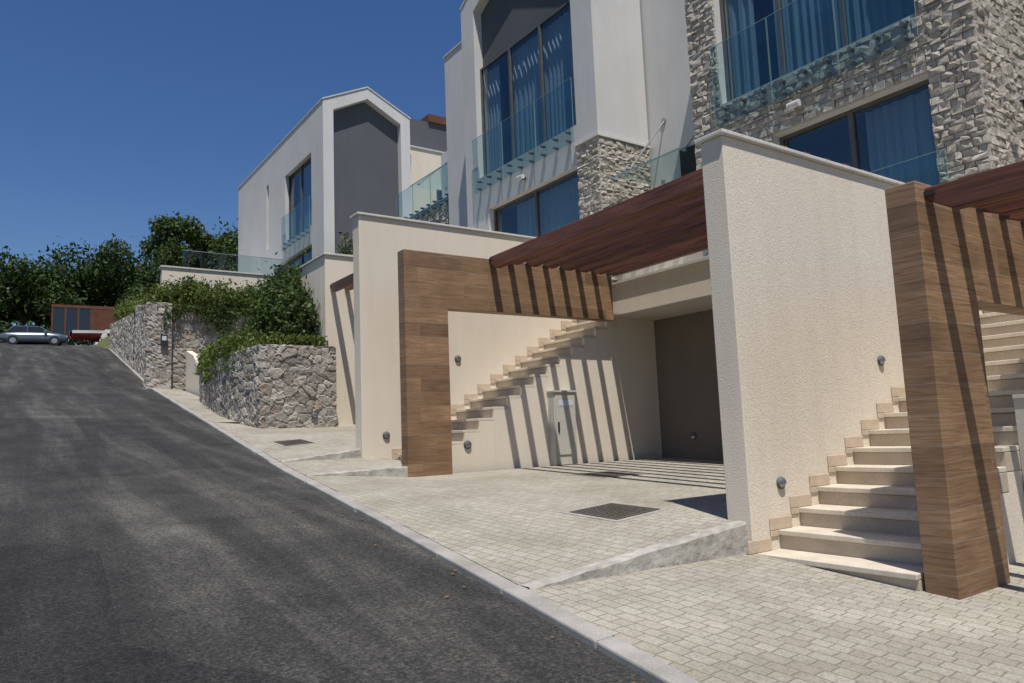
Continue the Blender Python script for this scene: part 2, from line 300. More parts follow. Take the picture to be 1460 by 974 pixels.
def manhole(name,x,y,w,d,zf,rot=0):
    b=B(); c=math.cos(rot); s_=math.sin(rot)
    def pt(u,v,dz): X=x+u*c-v*s_; Y=y+u*s_+v*c; return (X,Y,zf(X,Y)+dz)
    def rect(u0,u1,v0,v1,h0,h1,k): b.hexa([pt(u0,v0,h0),pt(u1,v0,h0),pt(u1,v1,h0),pt(u0,v1,h0)],[pt(u0,v0,h1),pt(u1,v0,h1),pt(u1,v1,h1),pt(u0,v1,h1)],k)
    f=.05
    rect(-w/2-f,w/2+f,-d/2-f,-d/2,-.02,.006,'framec'); rect(-w/2-f,w/2+f,d/2,d/2+f,-.02,.006,'framec')
    rect(-w/2-f,-w/2,-d/2,d/2,-.02,.006,'framec'); rect(w/2,w/2+f,-d/2,d/2,-.02,.006,'framec')
    rect(-w/2+.01,w/2-.01,-d/2+.01,d/2-.01,-.02,.009,'iron')
    nx_=11; ny_=9
    for i in range(nx_):
        for j in range(ny_):
            u=-w/2+.04+(w-.08)*(i+.5)/nx_; v=-d/2+.04+(d-.08)*(j+.5)/ny_
            rect(u-.014,u+.014,v-.016,v+.016,.009,.012,'iron')
    b.obj(name)
def zp2(x,y):
    t=(y-3.98)/5.57; zi=-.77+.20*t; xk=kx(y)+.13; zk=prof(y)+.04; s_=min(1,(x-xk)/(4.9-xk)); return zk+(zi-zk)*s_
def zp3(x,y):
    t=(y-10.95)/5.65; zi=-.16+.52*t; xk=kx(y)+.13; zk=prof(y)+.04; s_=min(1,(x-xk)/(4.8-xk)); return zk+(zi-zk)*s_
manhole('manhole_cover',4.62,5.12,.56,.62,zp2,.05)
manhole('manhole_cover',6.9,7.75,.7,.7,zp2,.0)
manhole('manhole_cover',4.22,12.6,.5,.7,zp3,.0)
# ---------------------------------------------------------------- carport walls
def cwall(name,x0,x1,y0,y1,z0,z1):
    b=B(); b.box(x0,x1,y0,y1,z0,z1,'cream'); b.box(x0-.035,x1,y0-.035,y1+.035,z1+.002,z1+.04,'cap'); b.obj(name,bevel=.008)
cwall('carport_wall',4.87,9.95,3.83,4.06,-1.6,2.36)
cwall('carport_wall',4.68,9.95,10.8,11.05,-1.0,3.51)
b=B(); b.box(6.1,12,16.0,16.25,-.4,4.15,'cream'); b.box(6.1,6.35,16.252,17.7,-.4,4.15,'cream'); b.box(6.06,12,15.96,16.29,4.152,4.2,'cap'); b.box(6.06,6.39,16.292,17.72,4.152,4.2,'cap'); b.obj('carport_wall',bevel=.008)
# ---------------------------------------------------------------- stairs
def stairs(name,x0,tr,z0,ri,n,y0,y1,zb,over=.0):
    b=B()
    for i in range(n):
        xa=x0+tr*i; za=z0+ri*i
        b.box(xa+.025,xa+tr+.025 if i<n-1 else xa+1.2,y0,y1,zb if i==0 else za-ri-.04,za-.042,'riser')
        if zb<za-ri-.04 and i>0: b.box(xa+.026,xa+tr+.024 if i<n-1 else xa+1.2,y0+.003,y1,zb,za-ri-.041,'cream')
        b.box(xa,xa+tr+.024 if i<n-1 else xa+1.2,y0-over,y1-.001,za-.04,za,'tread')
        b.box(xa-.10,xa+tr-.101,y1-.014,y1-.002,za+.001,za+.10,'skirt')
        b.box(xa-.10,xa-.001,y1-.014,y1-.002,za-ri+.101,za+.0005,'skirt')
    b.obj(name,bevel=.006)
stairs('stone_staircase',4.90,.286,-1.01,.149,20,2.60,3.83,-1.6)
stairs('stone_staircase',5.0,.27,-.46,.17,17,9.72,10.8,-1.0,over=.045)
b=B()
for i in range(17):
    xa=5.0+.27*i; za=-.46+.17*i
    b.box(xa+.02,xa+.289,9.67,9.719,-1.0,za-.041,'cream')
b.box(9.61,10.05,9.67,9.719,-1,1.93,'cream')
b.obj('stair_side_wall')
def portal(name,x0,xw,x1,y0,y1,z0,zl,z1):
    b=B(); b.prism([(x0,z0),(xw,z0),(xw,zl),(x1,zl),(x1,z1),(x0,z1)],'y',y0,y1,'woodtile'); b.obj(name,bevel=.004)
portal('wood_clad_portal',4.94,5.65,9.0,2.37,2.575,-1.6,.774,1.535)
portal('wood_clad_portal',4.76,5.46,8.74,9.42,9.62,-1.0,1.83,2.65)
def pergola(name,xo,n,sp,y0,y1,zt,h=.2,w=.085,near=True,skew=0.0,h1=.2):
    e=empty(name)
    for i in range(n):
        b=B(); x=xo+sp*i; zt_=zt+random.uniform(-.004,.004); hh=h1 if i==0 else h
        pts=[(y0,zt_-.10 if near else zt_),(y0,zt_-hh),(y1-.16,zt_-hh),(y1-.002,zt_-hh*.45),(y1-.002,zt_),(y0+.6,zt_)]
        vs=[(x+a-skew*(y1-p[0]),p[0],p[1]) for a in (0,w) for p in pts]; m_=len(pts)
        b.add(vs,[tuple(range(m_))[::-1],tuple(range(m_,2*m_))]+[(q,(q+1)%m_,m_+(q+1)%m_,m_+q) for q in range(m_)],'timber'); b.obj('rafter_%d'%(i+1),e,bevel=.008)
        s=B(); s.box(x-.012,x-.003,y1-.07,y1-.001,zt-h*.5,zt-.03,'dark'); s.obj('bracket_%d'%(i+1),e)
    return e
pergola('timber_pergola',5.05,10,.37,-3.0,2.37,1.50,near=False,h=.12,w=.10,h1=.18)
pergola('timber_pergola',6.22,8,.345,4.06,9.42,2.68,.115,w=.10,skew=.035,h1=.20)
pergola('timber_pergola',6.22,7,.345,11.05,16.0,3.48,.13,w=.10)
def garage(name,y0,y1,zc,zt,zf):
    b=B(); b.box(8.85,10.3,y0+.005,y1,zc,zt,'cream'); b.box(9.96,10.3,y0+.005,y1,zf,zc-.014,'backwall_shaded')  # back wall box takes the dark colour with the shade painted in
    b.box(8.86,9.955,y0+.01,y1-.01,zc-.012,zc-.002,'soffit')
    b.box(8.80,9.2,y0+.005,y1,zt+.002,zt+.04,'cap')
    b.obj(name)
garage('carport_roof_slab',4.06,9.7,1.93,2.46,-1.2)
garage('carport_roof_slab',11.05,16.0,2.9,3.45,-.8)
garage('carport_roof_slab',-3.2,2.3,.85,1.40,-2.4)
def eyelid(name,p,nrm,r=.052):
    b=B(); n=Vector(nrm); p=Vector(p)
    b.tube([p,p+n*.012,p+n*.018],[r,r,r*.93],'lampbody',20)
    b.tube([p+n*.016,p+n*.026],[r*.72,r*.66],'lens',16)
    up=Vector((0,0,1)); sd=n.cross(up); vs=[];fs=[]; nu,nv=12,6
    for j in range(nv+1):
        ph=j/nv*math.pi/2
        for i in range(nu+1):
            th=-.1+(math.pi+.2)*i/nu
            vs.append(p+n*.018+ (sd*math.cos(th)+up*math.sin(th))*(r*.97*math.cos(ph))+n*(r*.5*math.sin(ph)))
    for j in range(nv):
        for i in range(nu): a=j*(nu+1)+i; fs.append((a,a+1,a+nu+2,a+nu+1))
    b.add(vs,fs,'lampbody'); b.obj(name)
for p in [(5.27,3.83,-.50),(6.95,3.83,.53),(6.42,10.8,1.25),(5.08,10.8,.02)]: eyelid('wall_light',p,(0,-1,0),.05 if p[1]<5 else .06)
eyelid('wall_light',(5.87,9.67,-.17),(0,-1,0),.065); eyelid('wall_light',(9.96,8.9,-.2),(-1,0,0),.065); eyelid('wall_light',(5.6,15.38,.5),(0,-1,0),.07)
def cabinet(name,x0,x1,y,z0,z1):
    b=B(); b.box(x0,x1,y-.16,y,z0,z1,'cabinet'); b.box(x0+.02,x1-.02,y-.175,y-.161,z0+.16,z1-.05,'cabinet'); b.box(x0-.015,x1+.015,y-.19,y,z1+.001,z1+.03,'cabinet')
    b.box(x0+.08,x1-.06,y-.179,y-.1755,z1-.22,z1-.13,'label'); b.box(x0+.05,x0+.08,y-.19,y-.1755,(z0+z1)/2-.06,(z0+z1)/2+.1,'dark')
    b.obj(name,bevel=.006)
cabinet('electric_cabinet',7.42,7.86,9.67,-.56,.60)
cabinet('electric_cabinet',6.6,7.3,2.597,-1.05,.1)
# ---------------------------------------------------------------- stone block cladding
def clad(b,face,pos,u0,u1,z0,z1,holes=(),rh=(.05,.12),bl=(.07,.22)):
    z=z0
    while z<z1-.02:
        h=random.uniform(*rh)
        if z+h>z1-.05: h=z1-z
        u=u0
        while u<u1-.01:
            l=random.uniform(*bl)
            if u+l>u1-.08: l=u1-u
            segs=[(u,u+l)]
            for (a,c,d,e) in holes:
                if z+h>d+.001 and z<e-.001:
                    ns=[]
                    for (s0,s1) in segs:
                        if s1<=a or s0>=c: ns.append((s0,s1)); continue
                        if s0<a: ns.append((s0,a))
                        if s1>c: ns.append((c,s1))
                    segs=ns
            for (s0,s1) in segs:
                if s1-s0<.02: continue
                gz_=.0015; a0,a1,c0,c1=s0+gz_,s1-gz_,z+gz_,z+h-gz_
                d=random.uniform(.02,.042)
                def P(uu,zz,dd): return (pos-dd,uu,zz) if face=='x' else (uu,pos-dd,zz)
                j=lambda: random.uniform(-.016,.016)
                um=(a0+a1)/2+random.uniform(-.5,.5)*(a1-a0)/2; zm=(c0+c1)/2+random.uniform(-.3,.3)*(c1-c0)
                ins=.003
                vs=[P(a0,c0,0),P(a1,c0,0),P(a1,c1,0),P(a0,c1,0),P(a0+ins,c0+ins,d+j()),P(a1-ins,c0+ins,d+j()),P(a1-ins,c1-ins,d+j()),P(a0+ins,c1-ins,d+j()),P(um,zm,d+random.uniform(-.012,.028))]
                b.add(vs,[(0,1,5,4),(1,2,6,5),(2,3,7,6),(3,0,4,7),(4,5,8),(5,6,8),(6,7,8),(7,4,8)],'split')
            u+=l
        z+=h
def window(parent,x,y0,y1,z0,z1,mull,curt):
    b=B(); t=.05
    b.box(x,x+.08,y0,y0+t,z0,z1,'frame'); b.box(x,x+.08,y1-t,y1,z0,z1,'frame'); b.box(x,x+.08,y0+t,y1-t,z0,z0+t,'frame'); b.box(x,x+.08,y0+t,y1-t,z1-t,z1,'frame')
    for m in mull: b.box(x-.01,x+.07,m-.035,m+.035,z0+t,z1-t,'frame')
    b.paneX(x+.035,y0+t,y1-t,z0+t,z1-t,'glass')
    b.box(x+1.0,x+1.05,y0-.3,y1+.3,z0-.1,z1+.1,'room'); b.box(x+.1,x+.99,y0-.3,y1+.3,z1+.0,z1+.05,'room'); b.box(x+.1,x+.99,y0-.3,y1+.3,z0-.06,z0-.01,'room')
    for (a,c) in curt:
        n=int((c-a)/.02); vs=[]
        for i in range(n+1):
            y=a+(c-a)*i/n; d=.035*math.sin(y*38+1.3*math.sin(y*7))+.012*math.sin(y*91)
            vs+= [(x+.20+d,y,z0+.03),(x+.20+d*.6,y,z1-.05)]
        b.add(vs,[(2*i,2*i+2,2*i+3,2*i+1) for i in range(n)],'curtain')
    b.obj('window',parent)
def rail(parent,x,y0,y1,z0,z1,n=3,dots=True,nm='glass_railing'):
    b=B(); w=(y1-y0)/n
    for i in range(n):
        a,c=y0+w*i+.01,y0+w*(i+1)-.01
        b.paneX(x,a,c,z0,z1,'railglass'); b.box(x-.006,x+.006,a,c,z1,z1+.006,'railedge')
        b.box(x-.006,x+.006,a-.003,a,z0,z1,'railedge'); b.box(x-.006,x+.006,c,c+.003,z0,z1,'railedge')
    if dots:
        for i in range(n*3):
            y=y0+(y1-y0)*(i+.5)/(n*3)
            for z in (z0+.09,z0+.28): b.tube([(x-.03,y,z),(x+.09,y,z)],.032,'lampbody',12)
    return b.obj(nm,parent)
def rect_wall(b,x0,x1,y0,y1,z0,z1,holes,k):
    Ys=sorted(set([y0,y1]+[h[0] for h in holes]+[h[1] for h in holes])); Zs=sorted(set([z0,z1]+[h[2] for h in holes]+[h[3] for h in holes]))
    for i in range(len(Ys)-1):
        for j in range(len(Zs)-1):
            cy=(Ys[i]+Ys[i+1])/2; cz=(Zs[j]+Zs[j+1])/2
            if any(h[0]<cy<h[1] and h[2]<cz<h[3] for h in holes): continue
            b.box(x0,x1,Ys[i],Ys[i+1],Zs[j],Zs[j+1],k)
def gable_house(name,Y0,Y1,dz,stone):
    e=empty(name); X=10.0; zb=1.5+dz+(.02 if stone else .5)
    y0w,y1w=Y0+.66,Y1-.60; zs=5.36+dz; ze=8.35+dz; eave=10.25+dz; ym=(Y0+Y1)/2; apex=eave+1.35
    lw=(Y0+.60,Y0+3.0,1.9+dz,4.47+dz) if stone else (Y0+.66,Y1-1.0,1.9+dz,4.47+dz)
    holes=[(y0w,y1w,zs,eave-.35),lw]
    b=B(); rect_wall(b,X+.001,X+.35,Y0,Y1,1.9+dz,eave-.35,holes,'white')
    for (ya,yb,yc,yd) in ((Y0,ym,y0w,ym),(Y1,ym,y1w,ym)):
        b.prism([(ya,eave-.35),(ya,eave),(yb,apex),(yd,apex-.75),(yc,eave-.35)],'x',X+.001,X+.35,'white')
    b.prism([(y0w-.1,ze),(y1w+.1,ze),(y1w+.1,eave-.3),(ym,apex-.6),(y0w-.1,eave-.3)],'x',X+.26,X+.34,'grey')
    b.prism([(Y0+.15,-.5),(Y1-.001,-.5),(Y1-.001,eave-.02),(ym,apex-.05),(Y0+.15,eave-.02)],'x',X+1.45,X+7,'white')
    b.box(X+.351,X+1.45,Y0,Y0+.25,zb,eave-.01,'white'); b.box(X+.351,X+1.45,Y1-.25,Y1,zb,eave-.01,'white')
    for (ya,yb) in ((Y0,ym),(Y1,ym)):
        b.prism([(ya,eave),(yb,apex),(yb,apex+.05),(ya,eave+.05)],'x',X-.02,X+7,'cap')
    b.obj('walls',e)
    w=y1w-y0w
    window(e,X+.16,y0w,y1w,zs,ze,[y0w+w*.34,y0w+w*.66],[(y0w+.06,y0w+w*.72),(y1w-w*.16,y1w-.06)])
    lww=lw[1]-lw[0]
    window(e,X+.16,lw[0],lw[1],lw[2],lw[3],[lw[0]+lww*.5],[(lw[0]+.06,lw[0]+lww*(.45 if stone else .8))])
    rail(e,X-.12,y0w-.05,y1w+.05,zs-.42,zs+1.0)
    c=B()
    if stone:
        clad(c,'x',X-.002,Y0-.03,Y1,1.9+dz,eave-.4,holes); clad(c,'y',Y0-.002,X-.03,X+1.45,1.5+dz,eave-.4)
        clad(c,'y',Y0+.148,X+1.45,X+7,1.5+dz,eave-.4)
    else:
        clad(c,'x',X-.002,Y0-.03,Y0+.66,1.9+dz,4.85+dz); clad(c,'y',Y0-.002,X-.03,X+1.42,2.0+dz,4.85+dz)
        c.box(X-.07,X+1.46,Y0-.07,Y0-.0025,4.86+dz,4.90+dz,'cap'); c.box(X-.07,X-.0025,Y0-.0025,Y0+.72,4.86+dz,4.90+dz,'cap')
    c.obj('stone_cladding',e)
    l=B(); yl=lw[0]+1.9; z=4.76+dz
    l.tube([(X-.14,yl-.10,z),(X-.14,yl+.10,z)],.055,'lens',12); l.tube([(X-.10,yl,z),(X,yl,z)],.045,'lampbody',12); l.obj('bulkhead_light',e)
    return e
h1=gable_house('terraced_house',3.88,8.43,0,True)
h2=gable_house('terraced_house',10.94,16.1,1.06,False)
b=B(); b.box(10.8,14,16.101,18.4,1,11.2,'white'); b.box(10.77,14,16.12,18.43,11.202,11.25,'cap'); b.obj('side_wing',h2)
def canopy(parent,xw,x0,y0,y1,z,rise):
    b=B(); b.add([(x0,y0,z-.06),(xw,y0,z),(xw,y1,z),(x0,y1,z-.06)],[(0,1,2,3)],'railglass')
    b.box(x0-.008,x0+.008,y0,y1,z-.08,z-.05,'railedge')
    for y in (y0+.25,y1-.25):
        b.tube([(xw,y,z+rise),(x0+.2,y,z-.03)],.02,'steel',8); b.tube([(xw-.03,y,z+rise),(xw+.0,y,z+rise)],.06,'steel',12); b.tube([(x0+.2,y,z-.07),(x0+.2,y,z)],.04,'steel',12); b.tube([(xw-.15,y,z-.05),(xw-.15,y,z+.02)],.04,'steel',12)
    b.obj('glass_canopy',parent)
b=B(); b.box(11.5,14,8.44,11.08,1.5,10.3,'white'); b.box(11.46,11.499,9.0,10.1,3.46,5.6,'dark'); b.box(10.3,11.498,8.44,10.93,1.5,3.4,'cream'); b.box(10.26,11.498,8.44,10.93,3.402,3.45,'cap'); b.obj('entrance_link',h1)
canopy(h1,11.5,10.1,8.7,10.75,5.05,1.35)
rail(h1,9.85,4.3,8.3,2.5,3.35,4,False)
def railx(parent,y,x0,x1,z0,z1,n=2):
    b=B(); w=(x1-x0)/n
    for i in range(n):
        b.paneY(y,x0+w*i+.01,x0+w*(i+1)-.01,z0,z1,'railglass'); b.box(x0+w*i+.01,x0+w*(i+1)-.01,y-.006,y+.006,z1,z1+.006,'railedge')
    for i in range(n*2):
        x=x0+(x1-x0)*(i+.5)/(n*2)
        b.tube([(x,y-.03,z0+.1),(x,y+.05,z0+.1)],.03,'lampbody',10)
    b.obj('side_glass_railing',parent)
rail(h1,10.2,8.6,10.85,3.3,4.35,2,True); railx(h1,3.2,11.2,14,3.4,4.3)
def spot(parent,x,y,z):
    b=B(); b.tube([(x,y,z+.12),(x,y,z-.02)],.06,'dark',12); b.box(x-.01,x+.2,y-.02,y+.02,z+.02,z+.05,'dark'); b.box(x-.08,x+.08,y-.07,y+.07,z+.121,z+.14,'dark'); b.obj('spotlight',parent)
spot(h1,9.95,10.7,4.2); spot(h1,10.6,3.6,3.75)
b=B(); b.box(10.9,11.2,8.9,9.2,5.3,5.6,'lens'); b.box(11.1,11.5,9.0,9.1,5.4,5.5,'lampbody'); b.obj('alarm_box',h1)
# ---------------------------------------------------------------- left house
e=empty('gabled_white_house'); X=10.0
b=B(); holes=[(27.6,30.8,8.3,11.25),(27.6,32.4,5.4,7.55),(33.1,33.45,8.6,11.6)]
rect_wall(b,X,X+.35,26.75,38.2,4.5,12.9,holes,'white')
b.prism([(X+1.4,4.5),(13.7,4.5),(13.7,12.9),(11.85,13.75),(X+1.4,13.1)],'y',26.75,38.2,'white')
b.box(X+.35,X+1.4,26.75,27.0,4.5,12.85,'white'); b.box(X+.35,X+1.4,37.9,38.2,4.5,12.85,'white')
b.box(X,X+.42,26.3,26.75,4.5,12.6,'white'); b.box(13.28,13.7,26.3,26.75,4.5,12.6,'white')
for s_ in (0,1):
    o=[(10,12.6),(10,12.9),(11.85,13.8),(11.85,13.35),(10.42,12.6)]
    if s_: o=[(23.7-p[0],p[1]) for p in o]
    b.prism(o,'y',26.3,26.75,'white')
b.prism([(10.42,4.5),(13.28,4.5),(13.28,12.58),(11.85,13.33),(10.42,12.58)],'y',26.60,26.745,'grey')
for s_ in (0,1):
    o=[(9.97,12.905),(11.85,13.81),(11.85,13.86),(9.97,12.955)]
    if s_: o=[(23.7-p[0],p[1]) for p in o]
    b.prism(o,'y',26.27,38.25,'cap')
b.obj('walls',e)
window(e,X+.16,27.6,30.8,8.3,11.25,[29.2],[(27.7,30.0)]); window(e,X+.16,27.6,32.4,5.4,7.55,[29.2,30.8],[(29,32.2)]); window(e,X+.16,33.1,33.45,8.6,11.6,[],[])
rail(e,X-.12,27.5,30.9,7.95,9.4,2)
b=B(); b.box(13.702,18.5,27.6,38,4.5,12.3,'cream'); b.box(13.702,18.6,27.55,38,12.3,12.36,'cap'); b.box(14.6,17.0,28.2,33,12.362,13.9,'grey'); b.box(15.6,17.1,28.1,33,13.902,14.25,'corten')
b.tube([(14.25,27.55,5),(14.25,27.55,11.8)],.05,'cap',8); b.box(15.6,16.5,27.57,27.598,8.9,10.6,'frame'); b.paneY(27.56,15.66,16.44,8.96,10.54,'glass')
b.box(14.0,14.35,27.5,27.6,11.5,11.9,'lampbody')
b.obj('rear_wing',e)
b=B(); b.box(11.0,16,18.45,26.2,1,7.0,'cream'); b.box(10.95,16,18.45,26.2,7.002,7.05,'cap'); b.obj('terrace_base',e)
c=B(); clad(c,'x',10.998,18.5,21.0,5.0,6.98); c.obj('terrace_cladding',e)
rail(e,10.9,18.5,22.0,6.8,8.0,3)
b=B(); b.box(12.6,16,18.45,21.9,7.06,9.7,'white'); b.obj('entrance_link',e)
canopy(e,12.6,11.2,19.0,21.6,8.3,1.0)
# ---------------------------------------------------------------- terrace wall in front of left house
b=B(); b.box(5.25,10,31,31.3,2,6.88,'cream'); b.box(5.2,10,30.95,31.35,6.882,6.94,'cap'); b.box(5.9,10,31.3,42,6.3,6.6,'cap')
b.obj('terrace_wall')
q=B()
for i in range(4): q.paneY(31.1,6.0+i*1.0+.01,7.0+i*1.0-.01,6.95,7.65,'railglass')
q.box(6.0,10,31.09,31.11,7.651,7.67,'steel'); q.obj('glass_balustrade')
# ---------------------------------------------------------------- rubble walls
def rubble(name,path,ztop,zbot,step,thick=.35,sc=3.6,amp=.05,flip=1):
    P=[Vector((p[0],p[1],0)) for p in path]; R=[]
    for a in range(len(P)-1):
        n=max(1,int((P[a+1]-P[a]).length/step))
        for i in range(n): R.append(P[a].lerp(P[a+1],i/n))
    R.append(P[-1]); nr=[]
    for i in range(len(R)):
        d=(R[min(i+1,len(R)-1)]-R[max(i-1,0)]).normalized(); nr.append(Vector((d.y,-d.x,0))*flip)
    H=max(ztop(p) - zbot(p) for p in R); nz=int(H/step); vs=[];cs=[]
    stone=[(.26,.235,.205),(.34,.31,.27),(.42,.385,.34),(.32,.265,.22),(.38,.355,.32)]
    for i,p in enumerate(R):
        zt,zb=ztop(p),zbot(p)
        for j in range(nz+1+4):
            if j<=nz: z=zb+(zt-zb)*j/nz; base=Vector((p.x,p.y,z)); n=nr[i]
            else: base=Vector((p.x,p.y,zt))-nr[i]*(thick*(j-nz)/4); n=Vector((0,0,1))
            q=base*sc; q.z*=1.35; q+=Vector((noise.noise(base*2.3),noise.noise(base*2.3+Vector((9,0,0))),noise.noise(base*2.3+Vector((0,9,0)))))*.22
            D,PT=noise.voronoi(q); ed=D[1]-D[0]; m=min(1,max(0,(ed-.02)/.07)); m=m*m*(3-2*m)
            hsh=(math.sin(PT[0].x*12.9+PT[0].y*78.2+PT[0].z*37.7)*43758.5)%1; h2_=(hsh*7.31)%1; h3_=(hsh*23.7)%1
            rel=q-PT[0]
            d=amp*m*(.35+.5*hsh+ .8*((h2_-.5)*rel.z+(h3_-.5)*(rel.x+rel.y)))+.016*noise.noise(base*9)+.008*noise.noise(base*23)
            vs.append(base+n*(d-.02)); c=Vector(stone[int(h2_*4.99)])*(.85+.35*hsh); mo=Vector((.42,.39,.35)); c=mo*(1-m)*.8+c*m
            cs+= [c.x,c.y,c.z,1]
    w=nz+5; fs=[(i*w+j,(i+1)*w+j,(i+1)*w+j+1,i*w+j+1) for i in range(len(R)-1) for j in range(w-1)]
    me=bpy.data.meshes.new(name); me.from_pydata([tuple(v) for v in vs],[],fs); ca=me.color_attributes.new('Col','FLOAT_COLOR','POINT'); ca.data.foreach_set('color',cs)
    me.materials.append(M['rubble']); o=bpy.data.objects.new(name,me); S.collection.objects.link(o); return o
def cat(pts,n=8):
    out=[];P=[Vector(p) for p in pts];P=[P[0]*2-P[1]]+P+[P[-1]*2-P[-2]]
    for i in range(1,len(P)-2):
        for k_ in range(n):
            t=k_/n; a,b_,c,d=P[i-1:i+3]; out.append(.5*((2*b_)+(c-a)*t+(2*a-5*b_+4*c-d)*t*t+(3*b_-a-3*c+d)*t**3))
    out.append(P[-2]); return out
pl=[(6.1,15.4),(4.50,15.4)]+[tuple(p) for p in cat([(4.47,15.45),(4.33,17.7),(4.62,20.3),(5.1,23.5),(6.3,24.6)],7)]
rubble('stone_planter_wall',pl,lambda p:1.98,lambda p:prof(p.y)-.15,.028,flip=-1,sc=4.2,amp=.045)
b=B(); b.prism([(6.1,15.6),(4.75,15.6),(4.6,17.7),(4.9,20.3),(5.4,23.3),(6.3,24.4),(9,24.4),(9,18),(6.1,17.7)],'z',.0,1.85,'soil'); b.obj('planter_soil')
rubble('stone_retaining_wall',[(9.4,28.6),(4.45,28.6)]+[(kx(y)+.12,y) for y in (28.7,31,34,37)],lambda p:4.75 if p.y<28.65 else 4.9+(p.y-28.6)*.17,lambda p:prof(p.y)-.3,.06,flip=-1,sc=3.4,amp=.06)
rubble('stone_retaining_wall',[(kx(y)+.1,y) for y in (37.05,42,47,52,56)],lambda p:6.0+(p.y-37)*.115,lambda p:prof(p.y)-.3,.1,flip=-1,sc=3.0,amp=.07)
b=B(); b.prism([(4.85,28.9),(9.4,28.9),(9.4,31),(4.95,31)],'z',2,4.7,'soil'); b.prism([(5.25,31.4),(5.9,31.4),(6.4,41.9),(5.6,41.9)],'z',2,5.2,'soil'); b.box(6.6,10,42.0,56,4,6.0,'soil'); b.obj('planter_soil')
rubble('stone_gate_pillar',[(5.15,28.35),(4.35,28.35),(4.35,28.85)],lambda p:5.0,lambda p:prof(p.y)-.3,.06,flip=-1,amp=.05)
b=B(); b.box(4.78,5.0,28.24,28.29,3.45,3.85,'dark'); b.box(4.82,4.96,28.23,28.239,3.65,3.8,'label'); b.obj('letter_box')
b=B(); b.prism([(26.0,1.2),(28.2,1.5),(28.2,3.3),(27.0,3.0),(26.0,2.3)],'x',5.6,5.8,'cream'); b.box(5.8,7.2,26,28.2,1.0,2.2,'cap'); b.obj('garden_wall')
# ---------------------------------------------------------------- foliage
def leaf_data(pts,size,asp=.45,vert=0.0):
    n=len(pts); u=rng.normal(size=(n,3)); u[:,2]-=vert*2; u/=np.linalg.norm(u,axis=1)[:,None]
    w=rng.normal(size=(n,3)); w-=u*(w*u).sum(1)[:,None]; w/=np.linalg.norm(w,axis=1)[:,None]
    s=size*rng.uniform(.6,1.4,size=(n,1)); a=u*s; c=w*s*asp
    return np.stack([pts-a,pts-c*1.0+a*.1,pts+a,pts+c+a*.1],1).reshape(-1,3)
def blobs_pts(blobs,n,clump=.28,nc=60):
    out=[]; vol=[b[1][0]*b[1][1]*b[1][2] for b in blobs]; tot=sum(v**.67 for v in vol)
    for (c,r),v in zip(blobs,vol):
        m=int(n*v**.67/tot); k_=max(6,int(nc*v**.67/tot*len(blobs)))
        d=rng.normal(size=(k_,3)); d/=np.linalg.norm(d,axis=1)[:,None]; rad=rng.uniform(.45,1.0,size=(k_,1))**.6
        cc=np.array(c)+d*rad*np.array(r); idx=rng.integers(0,k_,m); cr=clump*rng.uniform(.6,1.5,size=(k_,1))
        out.append(cc[idx]+rng.normal(size=(m,3))*.5*cr[idx]*min(r))
    return np.concatenate(out)
def add_leaves(b,pts,size,mat,asp=.45,vert=0):
    V=leaf_data(pts,size,asp,vert); o=len(b.v); b.v+=[tuple(x) for x in V.tolist()]; i=b.mi(mat)
    for j in range(len(pts)): b.f.append((o+4*j,o+4*j+1,o+4*j+2,o+4*j+3)); b.m.append(i)
def tree(name,x,y,h,r,n,size,mat,z=None,tr=.22):
    z0=gz(x,y) if z is None else z; b=B(); top=Vector((x+random.uniform(-.4,.4),y,z0+h*.62))
    b.tube([(x,y,z0-.3),(x+.1,y,z0+h*.2),(x-.05,y+.1,z0+h*.4),top],[tr,tr*.8,tr*.6,tr*.35],'bark',8)
    bl=[]
    for i in range(9):
        a=i*2.4+random.uniform(-.4,.4); rr=r*random.uniform(.45,.8); zz=z0+h*random.uniform(.36,.9)
        e_=(x+rr*math.cos(a),y+rr*math.sin(a),zz); st=(x,y,z0+h*random.uniform(.25,.5))
        b.tube([st,((st[0]+e_[0])/2,(st[1]+e_[1])/2,(st[2]+e_[2])/2+.2),e_],[tr*.45,tr*.3,tr*.1],'bark',6)
        q=r*random.uniform(.3,.5); bl.append((e_,(q,q,q*.8)))
    bl.append(((x,y,z0+h*.72),(r*.6,r*.6,h*.25)))
    add_leaves(b,blobs_pts(bl,n,.42,110),size,mat); return b.obj(name)
for (x,y,h,r) in [(-3.5,100,12,4.8),(2.5,96,11.5,4.6),(7,99,14.3,5),(11,97,12.8,5),(15.5,94,9.8,4.0),(20,95,8.5,3.6),(4.5,106,12.5,5),(12,106,12.5,5),(-7,96,11,4.2),(0,103,11,4.5)]:
    tree('broadleaf_tree',x,y,h,r,6500,.26,'leafdark')
for (x,y,h,r) in [(9.8,51,8.6,2.2),(12.9,50,8.0,2.6),(8.2,56,4.6,1.6)]:
    tree('broadleaf_tree',x,y,h,r,8000,.15,'leafmid',z=6.3)
b=B(); add_leaves(b,blobs_pts([((x,91+random.uniform(-1,2),11+random.uniform(-.5,.8)),(2,1.5,1.7)) for x in range(-8,24,2)],16000,.4,80),.2,'leafdark'); b.obj('hedge')
tree('olive_tree',8.6,18.6,2.7,1.0,3500,.06,'leafolive',z=3.3,tr=.07)
b=B(); bl=[]
for i in range(15):
    x=4.9+i*.33; bl.append(((x,28.75+random.uniform(0,.9),5.1+random.uniform(-.1,.45)),(.5,.7,.45)))
add_leaves(b,blobs_pts(bl,14000,.5,60),.07,'leafbright',.35)
st=[]
